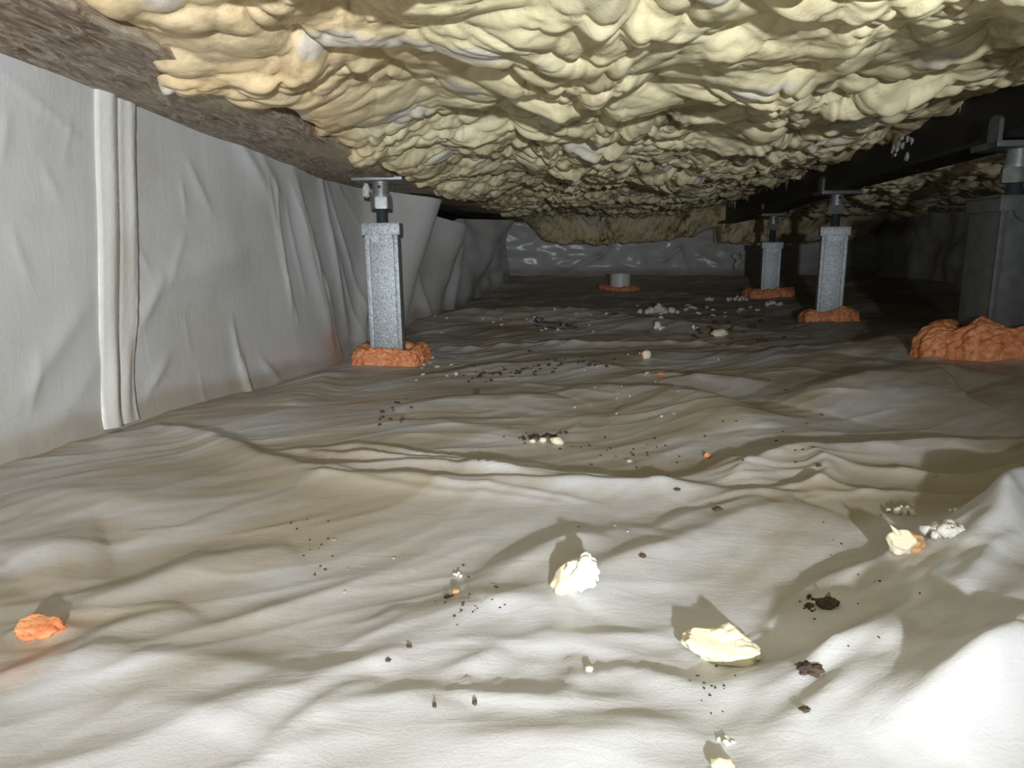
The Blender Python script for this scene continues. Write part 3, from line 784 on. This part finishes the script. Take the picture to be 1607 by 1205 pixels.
# white pipe stub
g = ground(973, 456)
root = empty('pipe_stub', g, 0, 'short white plastic pipe stub standing in front of the far wall', 'pipe')
bm = bmesh.new(); R1, R2, h = .058, .048, .095
prof = [(R1, -.02), (R1, h * .93), (R1 + .003, h * .95), (R1 + .003, h), (R2, h), (R2, h * .5)]
rr = [[bm.verts.new((r_ * math.cos(2 * math.pi * j / 48), r_ * math.sin(2 * math.pi * j / 48), z_)) for j in range(48)] for r_, z_ in prof]
for a_, c_ in zip(rr, rr[1:]):
    for j in range(48): bm.faces.new((a_[j], a_[(j + 1) % 48], c_[(j + 1) % 48], c_[j]))
build('pipe_wall', bm, M_PVC, root, True, 40)
bm = bmesh.new(); cyl(bm, R1 * .86, h * .86, h * .93, 40); build('pipe_cap', bm, M_PVC, root, True, 40)

# ------------------------------------------------------------------ orange foam rings
def foam_ring(cx, cy, rin, rx, ry, hgt, seed, label, rot=0.0, skew=0.0):
    nu, nv = 300, 70
    u = np.linspace(0, 2 * np.pi, nu); v = np.linspace(0, np.pi, nv)
    Uu, Vv = np.meshgrid(u, v)
    cu, su = np.cos(Uu), np.sin(Uu)
    sq = 1 / np.maximum(np.abs(np.cos(Uu - rot)), np.abs(np.sin(Uu - rot))); sq = np.minimum(sq, 1.3)
    n_ = 1 + .28 * perlin(3 + 1.9 * cu, 1.9 * su + seed, seed) + .1 * perlin(5 * cu, 5 * su, seed + 1)
    ro_x = rin * sq + (rx - rin) * n_; ro_y = rin * sq + (ry - rin) * n_
    ri = rin * sq * .92
    t = (1 - np.cos(Vv)) / 2
    Rx = ri + (ro_x - ri) * t; Ry = ri + (ro_y - ri) * t
    hh = hgt * (1 + .38 * perlin(2.3 * cu + seed, 2.3 * su, seed + 2) + skew * cu) * np.sin(np.clip(Vv * .93 + .22, 0, np.pi)) ** .65
    x = cx + Rx * cu; y = cy + Ry * su
    # clumps
    f1, f2, cid, _ = voro(x / .017 + 5, (y + hh) / .015, seed + 3)
    f1b, f2b, _, _ = voro(x / .007, (y + hh * 1.3) / .0065, seed + 4)
    b_ = .0105 * (np.sqrt(np.clip(1 - f1 ** 2, 0, 1)) - .5) + .0055 * (np.sqrt(np.clip(1 - f1b ** 2, 0, 1)) - .5)
    z = H(x, y) - .004 + hh + b_ * (hh > .001)
    x = x + cu * b_ * 1.4; y = y + su * b_ * 1.4
    x[:, -1] = x[:, 0]; y[:, -1] = y[:, 0]; z[:, -1] = z[:, 0]
    o = grid_mesh('foam_ring', np.stack([x, y, z], -1), M_ORANGE, flip=True)
    return tag(o, label, 'foam')
foam_ring(ft_l.x + .004, ft_l.y, .052, .088, .082, .036, 3, 'bright orange foam ring around the foot of the left jack post', rot=-.1)
foam_ring(ft_n.x, ft_n.y, .052, .125, .105, .056, 5, 'large rough orange foam ring at the right edge, around the nearest post foot', rot=.7, skew=-.15)
foam_ring(ft_m.x, ft_m.y, .052, .086, .085, .040, 8, 'rough orange foam ring around the foot of the middle steel post', rot=-.2)
foam_ring(ft_f.x, ft_f.y, .052, .105, .095, .034, 12, 'dull orange foam ring around the foot of the farthest post', rot=-.1)
foam_ring(g.x, g.y, .055, .098, .09, .022, 15, 'low red-orange foam ring around the white pipe stub', rot=.4)

# ------------------------------------------------------------------ loose pieces
def lump(name, size, seed, m, rough=.25, sub=4, cuts=(), freq=1.6, cell=0.0, parent=None):
    bm = bmesh.new(); bmesh.ops.create_icosphere(bm, subdivisions=sub, radius=1)
    off_ = Vector((seed * 3.7, seed * 1.3, seed * 2.1))
    for v in bm.verts:
        d = v.co.normalized()
        r_ = 1 + rough * mnoise.noise(d * freq + off_) * 1.6 + rough * .35 * mnoise.noise(d * freq * 3.1 + off_) + rough * .12 * mnoise.noise(d * freq * 9 + off_)
        if cell:
            ds, _ = mnoise.voronoi(d * 2.6 + off_); r_ += cell * (.6 - ds[0]) 
        v.co = d * r_
    for (nrm, dist) in cuts:
        nv = Vector(nrm).normalized()
        for v in bm.verts:
            s = v.co.dot(nv)
            if s > dist: v.co -= nv * (s - dist) * (.92 + .1 * mnoise.noise(v.co * 6 + off_))
    for v in bm.verts: v.co = Vector((v.co.x * size[0] / 2, v.co.y * size[1] / 2, v.co.z * size[2] / 2))
    return build(name, bm, m, parent, True)
def mpp(p): return (p - Vector((0, 0, CAM_Z))).length / FPX * 1.02

def put(px, py, sink=0.0):
    q = ground(px, py); return q, mpp(q)

# torn almond chunk
q, s = put(903, 934)
r_ = empty('foam_chunk', q, 0, 'almond-shaped cream foam chunk with a ragged white face, in the centre foreground', 'foam chunk')
o = lump('skin', (74 * s, 44 * s, 40 * s), 2, M_CREAM, .16, 4, [((.55, -.35, .6), .42)]); o.parent = r_
o.location = (-2 * s, 14 * s, 21 * s); o.rotation_euler = (math.radians(8), math.radians(-28), math.radians(14))
o = lump('torn_face', (44 * s, 24 * s, 48 * s), 5, M_TORN, .34, 4, [], 2.2, .3); o.parent = r_
o.location = (10 * s, 7 * s, 30 * s); o.rotation_euler = (math.radians(-12), math.radians(38), 0)
# lozenge chunk
q, s = put(1135, 1040)
r_ = empty('foam_chunk', q, 0, 'largest cream foam chunk, long and pointed at both ends, in the right foreground', 'foam chunk')
o = lump('body', (108 * s, 46 * s, 42 * s), 9, M_CREAM, .26, 5, [((0, -.5, 1), .75)], 1.5, .12); o.parent = r_
o.location = (0, 12 * s, 15 * s); o.rotation_euler = (0, math.radians(4), math.radians(-6))
o = lump('knob', (44 * s, 34 * s, 36 * s), 14, M_CREAM, .22, 4); o.parent = r_; o.location = (8 * s, 18 * s, 27 * s)
o = lump('lobe', (52 * s, 32 * s, 26 * s), 21, M_CREAM, .28, 4, [], 1.8, .15); o.parent = r_; o.location = (28 * s, 2 * s, 15 * s); o.rotation_euler = (0, .15, .1)
# spiked chunk with brown side
q, s = put(1424, 872)
r_ = empty('foam_chunk', q, 0, 'small teardrop foam chunk with a curled spike and a brown right side', 'foam chunk')
o = lump('body', (36 * s, 30 * s, 34 * s), 31, M_CREAM, .18, 4, [((-.3, -.6, .6), .7)]); o.parent = r_; o.location = (-5 * s, 8 * s, 14 * s)
o = lump('brown_side', (32 * s, 26 * s, 27 * s), 33, M_BROWNFOAM, .22, 4); o.parent = r_; o.location = (9 * s, 9 * s, 13 * s); o['label'] = 'brown side'
bm = bmesh.new(); q2 = bmesh.ops.create_cone(bm, cap_ends=True, segments=12, radius1=6 * s, radius2=.4 * s, depth=22 * s)
build('spike', bm, M_CREAM, r_, True); sp = r_.children[-1]; sp = [c for c in r_.children if c.name.startswith('spike')][0]
sp.location = (-15 * s, 8 * s, 30 * s); sp.rotation_euler = (0, math.radians(-42), 0)

def popcorn(name, px, py, wpx, hpx, n, seed, label, group=None, m=M_CRUMB, flat=.6, cat='foam crumb'):
    q, s = put(px, py); rnd = random.Random(seed); bm = bmesh.new()
    for i in range(n):
        x = rnd.gauss(0, .26) * wpx * s; y = rnd.uniform(-.25, .6) * hpx * s; r = rnd.uniform(.16, .30) * hpx * s
        z = max(r * .6, hpx * s * flat * rnd.uniform(0, .9) * max(0, 1 - abs(x) / (wpx * s * .6)))
        rs = bmesh.ops.create_icosphere(bm, subdivisions=2, radius=r)
        o_ = Vector((rnd.random() * 9, i, 3))
        for v in rs['verts']:
            v.co = v.co * (1 + .7 * mnoise.noise(v.co / r * 1.7 + o_)); v.co += Vector((x, y, z))
    o = build(name, bm, m, None, True); o.location = q
    return tag(o, label, cat, group)
popcorn('foam_crumb', 1412, 806, 32, 18, 9, 41, 'flaky pale foam crumb behind the spiked chunk at the right')
popcorn('foam_crumb', 1486, 843, 52, 30, 22, 42, 'white popcorn-like foam crumb beside the bunched sheet at the right')
popcorn('foam_crumb', 1497, 803, 12, 8, 4, 43, 'tiny white flake behind the popcorn-like crumb at the right')
popcorn('foam_crumb', 1138, 1170, 26, 14, 6, 44, 'bright white foam crumb near the bottom edge of the picture', m=M_TORN)
q, s = put(1133, 1208)
o = lump('foam_chunk', (30 * s, 24 * s, 18 * s), 52, M_CREAM, .2, 3); o.location = q + Vector((0, 0, 6 * s)); tag(o, 'cream foam pebble cut off by the bottom edge of the picture', 'foam chunk')
popcorn('foam_crumb', 1033, 492, 50, 18, 26, 46, 'heap of grey-white foam crumbs in the dark middle distance', m=M_CRUMB)
popcorn('foam_crumb', 1032, 517, 14, 16, 8, 47, 'upright crumbly foam bit in front of the grey crumb heap')
popcorn('foam_crumb', 1090, 518, 12, 11, 5, 48, 'pinkish foam bit left of the smooth oval chunk far back')
popcorn('foam_crumb', 1113, 472, 16, 9, 6, 49, 'dim foam crumb between pipe stub and farthest post')
popcorn('foam_crumb', 1213, 480, 22, 13, 9, 50, 'grey foam crumb in front of the farthest orange ring')
popcorn('foam_crumb', 1160, 472, 34, 12, 12, 51, 'scatter of dull foam crumb left of the farthest orange ring')
popcorn('foam_crumb', 718, 905, 15, 10, 4, 54, 'small translucent white flake left of the almond chunk')
q, s = put(1129, 528)
o = lump('foam_chunk', (25 * s, 16 * s, 11 * s), 61, M_CREAM, .22, 3, [], 1.7, .12); o.location = q + Vector((0, 0, 5 * s)); tag(o, 'smooth oval cream foam chunk far back, in front of the posts', 'foam chunk')
q, s = put(874, 697)
o = lump('foam_chunk', (21 * s, 16 * s, 12 * s), 63, M_CREAM, .15, 3); o.location = q + Vector((0, 0, 5 * s)); o.rotation_euler[1] = .15; tag(o, 'rounded cream foam pebble, largest of the row in the middle of the sheet', 'foam chunk')
q, s = put(852, 694)
o = lump('foam_chunk', (11 * s, 10 * s, 8 * s), 64, M_CREAM, .15, 3); o.location = q + Vector((0, 0, 3 * s)); tag(o, 'small cream foam pebble just left of the larger pebble', 'foam chunk')
q, s = put(836, 694)
o = lump('foam_chunk', (10 * s, 8 * s, 6 * s), 65, M_CREAM, .15, 3); o.location = q + Vector((0, 0, 2 * s)); tag(o, 'flat cream foam pebble at the left end of the pebble row', 'foam chunk')
q, s = put(1014, 562)
o = lump('foam_chunk', (14 * s, 10 * s, 15 * s), 66, M_CREAM, .2, 3); o.location = q + Vector((0, 0, 5 * s)); tag(o, 'pointed foam chunk beside an orange bit on the dark sheet', 'foam chunk')
q, s = put(1006, 557)
o = lump('orange_crumb', (9 * s, 8 * s, 6 * s), 67, M_ORANGE, .3, 3); o.location = q + Vector((0, 0, 2 * s)); tag(o, 'small orange bit beside the pointed foam chunk', 'foam crumb')
q, s = put(715, 932)
o = lump('foam_chunk', (13 * s, 11 * s, 9 * s), 68, M_BROWNFOAM, .2, 3); o.location = q + Vector((0, 0, 3 * s)); tag(o, 'tan foam pebble left of the almond chunk', 'foam chunk')
q, s = put(925, 1053)
o = lump('foam_chunk', (12 * s, 9 * s, 8 * s), 69, M_CREAM, .2, 3); o.location = q + Vector((0, 0, 3 * s)); tag(o, 'tiny cream pebble lying on the taped patch', 'foam chunk')
q, s = put(60, 999)
o = lump('orange_chunk', (58 * s, 30 * s, 27 * s), 71, M_ORANGE, .30, 4, [((0, -.4, 1), .6), ((-1, 0, 0), .8)], 1.6, .15); o.location = q + Vector((0, 6 * s, 9 * s)); o.rotation_euler = (0, math.radians(4), .2)
tag(o, 'orange foam chunk lying on the sheet at the far left foreground', 'foam chunk')
q, s = put(1110, 718)
o = lump('orange_crumb', (9 * s, 8 * s, 8 * s), 72, M_ORANGE, .3, 3); o.location = q + Vector((0, 0, 3 * s)); tag(o, 'tiny orange crumb right of centre on the wrinkled sheet', 'foam crumb')
q, s = put(1037, 589)
o = lump('orange_crumb', (12 * s, 8 * s, 4 * s), 73, M_ORANGE, .3, 3); o.location = q + Vector((0, 0, 2 * s)); tag(o, 'dull orange flake on the dark sheet behind the middle', 'foam crumb')

# soil clumps
def soil(px, py, w_, h_, seed, label, n=1):
    q, s = put(px, py)
    o = lump('soil_clump', (w_ * s, w_ * .8 * s, h_ * s), seed, M_SOIL, .5, 4, [], 2.1, .3); o.location = q + Vector((0, 0, h_ * .3 * s))
    return tag(o, label, 'soil')
q, s = put(1297, 955)
bm = bmesh.new()
for i, (a_, z_) in enumerate(((0, 0), (-.35, .9), (.4, .8), (-.1, 1.5), (.15, .2))):
    rs = bmesh.ops.create_icosphere(bm, subdivisions=3, radius=1)
    for v in rs['verts']:
        v.co = v.co * (1 + .5 * mnoise.noise(v.co * 2 + Vector((i, 4, 1))))
        v.co = Vector((v.co.x * 9 * s + a_ * 18 * s, v.co.y * 7 * s, v.co.z * 5 * s + (7 - 6 * abs(a_)) * s * (1 if i else 0) + 3 * s))
    if i == 3:
        for v in rs['verts']:
            k_ = min(1, max(0, v.co.z / (13 * s))); v.co = Vector((v.co.x * (1 - .85 * k_) + 2 * s * k_, v.co.y * (1 - .8 * k_), v.co.z + 9 * s * k_ * k_))
o = build('soil_clump', bm, M_SOIL, None, True); o.location = q; tag(o, 'black peaked soil clump in the right foreground', 'soil')
soil(1270, 952, 11, 5, 82, 'small dark soil clump just left of the peaked one')
soil(1272, 1058, 28, 12, 83, 'flat brown soil clump right of the largest foam chunk')
soil(1263, 1115, 13, 5, 84, 'little dark soil clump near the bottom, right of centre')
soil(1126, 801, 13, 6, 85, 'dark soil clump on the crossing folds right of centre')
soil(1008, 874, 9, 5, 86, 'dark soil clump above and right of the almond chunk')
soil(1285, 733, 7, 4, 87, 'dark speck of soil below the right-hand fold')
soil(1063, 771, 8, 4, 88, 'dark speck of soil at the tip of the bright fold')
soil(748, 617, 8, 6, 89, 'round black speck of soil before the left post foot')
soil(702, 939, 7, 6, 90, 'black speck of soil beside the tan pebble')
soil(642, 1016, 7, 5, 91, 'black speck of soil left of the almond chunk, in a groove')
soil(682, 1110, 5, 8, 92, 'left one of two upright soil flecks near the bottom')
soil(745, 1109, 6, 10, 93, 'right one of two upright soil flecks near the bottom')
soil(609, 1038, 6, 5, 94, 'lone dark soil fleck in the groove before the taped patch')

# many small crumbs, alike: copies of a few shapes
def scatter(name, protos, spots, label, group, cat, size):
    for i, (px, py, sc_) in enumerate(spots):
        q, s = put(px, py); me = protos[i % len(protos)]
        o = bpy.data.objects.new(name, me); COL.objects.link(o)
        k = sc_ * s; o.scale = (k, k * random.uniform(.6, 1.2), k * random.uniform(.35, .7)); o.rotation_euler = (random.uniform(-.3, .3), random.uniform(-.3, .3), random.uniform(0, 6.28))
        o.location = q + Vector((0, 0, .18 * k)); tag(o, label, cat, group)
def proto(seed, m, rough):
    bm = bmesh.new(); bmesh.ops.create_icosphere(bm, subdivisions=2, radius=.5)
    for v in bm.verts: v.co *= 1 + rough * mnoise.noise(v.co * 4 + Vector((seed, 0, seed * 2.2)))
    me = bpy.data.meshes.new('crumb'); bm.to_mesh(me); bm.free(); me.materials.append(m)
    me.polygons.foreach_set('use_smooth', [True] * len(me.polygons)); return me
SP = [proto(i, M_SOIL, 1.0) for i in range(5)]; WP = [proto(i + 9, M_CRUMB, .9) for i in range(5)]
def spots(n, cx, cy, sx, sy, lo, hi):
    out = []
    for _ in range(n):
        out.append((random.gauss(cx, sx), random.gauss(cy, sy), random.uniform(lo, hi)))
    return out
def keep(sp): return [p for p in sp if 480 < p[1] < 1200 and 20 < p[0] < 1590 and not (p[0] < 660 and p[1] < 590)]
sp = spots(16, 835, 688, 18, 3.5, 3, 7) + spots(8, 860, 683, 14, 2, 4, 8)
scatter('soil_crumb', SP, keep(sp), 'black soil crumb in the row around the middle foam pebbles', 'soil crumbs by the middle pebbles', 'soil', 1)
scatter('soil_crumb', SP, keep(spots(22, 745, 587, 28, 5, 3, 7)), 'black soil crumb in the dirty line close by the left post foot', 'soil crumbs close by the left post', 'soil', 1)
scatter('soil_crumb', SP, keep(spots(20, 820, 580, 22, 6, 3, 7)), 'black soil crumb in the middle of the dirty line right of the left post', 'soil crumbs mid dirty line', 'soil', 1)
scatter('soil_crumb', SP, keep(spots(20, 905, 570, 40, 8, 3, 7)), 'black soil crumb at the right end of the dirty line, before the pointed foam chunk', 'soil crumbs at the dirty line end', 'soil', 1)
sp = spots(14, 620, 640, 22, 12, 3, 8)
scatter('soil_crumb', SP, keep(sp), 'black soil crumb just in front of the left post foot', 'soil crumbs before the left post', 'soil', 1)
sp = spots(24, 1180, 520, 60, 10, 4, 8)
scatter('soil_crumb', SP, keep(sp), 'dark soil crumb before the far posts', 'soil crumbs before the far posts', 'soil', 1)
sp = spots(18, 1285, 950, 14, 12, 2.5, 6)
scatter('soil_crumb', SP, keep(sp), 'dark soil crumb around the peaked soil clump', 'soil crumbs around the peaked clump', 'soil', 1)
scatter('soil_crumb', SP, keep(spots(14, 500, 860, 20, 22, 2, 4)), 'tiny soil speck around the lone cream dot in the left foreground', 'soil specks in the left foreground', 'soil', 1)
sp = spots(24, 725, 940, 30, 22, 2, 4.5)
scatter('soil_crumb', SP, keep(sp), 'tiny soil speck on the sheet left of the almond chunk', 'soil specks left of the almond chunk', 'soil', 1)
scatter('soil_crumb', SP, keep(spots(18, 1180, 690, 70, 40, 2.5, 4)), 'tiny soil speck near the tiny orange crumb on the slope', 'soil specks near the orange crumb', 'soil', 1)
sp = spots(22, 980, 705, 45, 10, 2.5, 4.5)
scatter('soil_crumb', SP, keep(sp), 'tiny soil speck on the sheet right of the middle pebbles', 'soil specks right of the middle pebbles', 'soil', 1)
sp = spots(16, 1120, 1070, 30, 25, 2, 4) + spots(14, 1330, 900, 60, 60, 2, 4)
scatter('soil_crumb', SP, keep(sp), 'tiny soil speck on the right foreground sheet', 'soil specks in the right foreground', 'soil', 1)
sp = spots(34, 1120, 482, 90, 12, 4, 9) + spots(20, 820, 505, 80, 14, 3.5, 6)
scatter('foam_crumb', WP, keep(sp), 'small pale foam crumb on the dark floor between pipe and posts', 'pale crumbs on the dark floor', 'foam crumb', 1)
scatter('foam_crumb', WP, keep(spots(16, 980, 600, 70, 30, 3, 5)), 'small pale foam crumb on the slope before the pointed foam chunk', 'pale crumbs before the pointed chunk', 'foam crumb', 1)
sp = spots(18, 680, 578, 25, 8, 4, 8)
scatter('foam_crumb', WP, keep(sp), 'small pale foam crumb right of the left post foot', 'pale crumbs right of the left post', 'foam crumb', 1)
sp = [(524, 848, 6), (546, 895, 4), (618, 877, 4), (569, 889, 3), (988, 725, 8), (703, 711, 5), (930, 1052, 5), (541, 930, 5), (985, 835, 4), (965, 826, 5), (908, 828, 4), (1210, 834, 4), (1468, 750, 4), (1000, 770, 3)]
scatter('foam_crumb', WP, sp, 'tiny pale foam speck alone on the wrinkled sheet', 'lone pale specks on the sheet', 'foam crumb', 1)

# white flecks stuck to the steel beam
bmx = []
for i, (px, py, k) in enumerate(((1416, 214, 9), (1425, 219, 8), (1432, 221, 7), (1411, 226, 10), (1404, 231, 8), (1417, 229, 8), (1409, 234, 7), (1424, 246, 10), (1401, 238, 4), (1406, 243, 4))):
    r = ray(px, py); t = .817 / (r[0] - .11 * r[1]); p = Vector((r[0] * t, r[1] * t, CAM_Z + r[2] * t)); s = mpp(p)
    o = bpy.data.objects.new('foam_fleck', WP[i % 5]); COL.objects.link(o); o.location = p + Vector((-.002, 0, 0)); o.scale = (.006, k * s * 1.1, k * s * 1.2); o.rotation_euler = (random.uniform(0, 3), 0, 0)
    tag(o, 'white foam fleck stuck on the black steel beam', 'foam fleck', 'white flecks on the steel beam')
for i, (px, py, k) in enumerate(((1155, 402, 8), (1160, 411, 9), (1156, 418, 7), (1166, 398, 5))):
    p = at_y(px, py, 4.80); s = mpp(p)
    o = bpy.data.objects.new('foam_fleck', WP[i % 5]); COL.objects.link(o); o.location = p; o.scale = (k * s, .02, k * s * 1.5); o.rotation_euler = (0, random.uniform(0, 3), 0)
    tag(o, 'white foam fleck hanging on the far wall sheet', 'foam fleck', 'white flecks on the far wall')
# fleck by the left post head
popx = at_y(575, 299, 1.80); s = mpp(popx)
o = lump('foam_fleck', (10 * s, 8 * s, 18 * s), 95, M_CRUMB, .5, 3, [], 2.5, .4); o.location = popx; tag(o, 'crumbly foam fleck hanging beside the left post head', 'foam fleck')
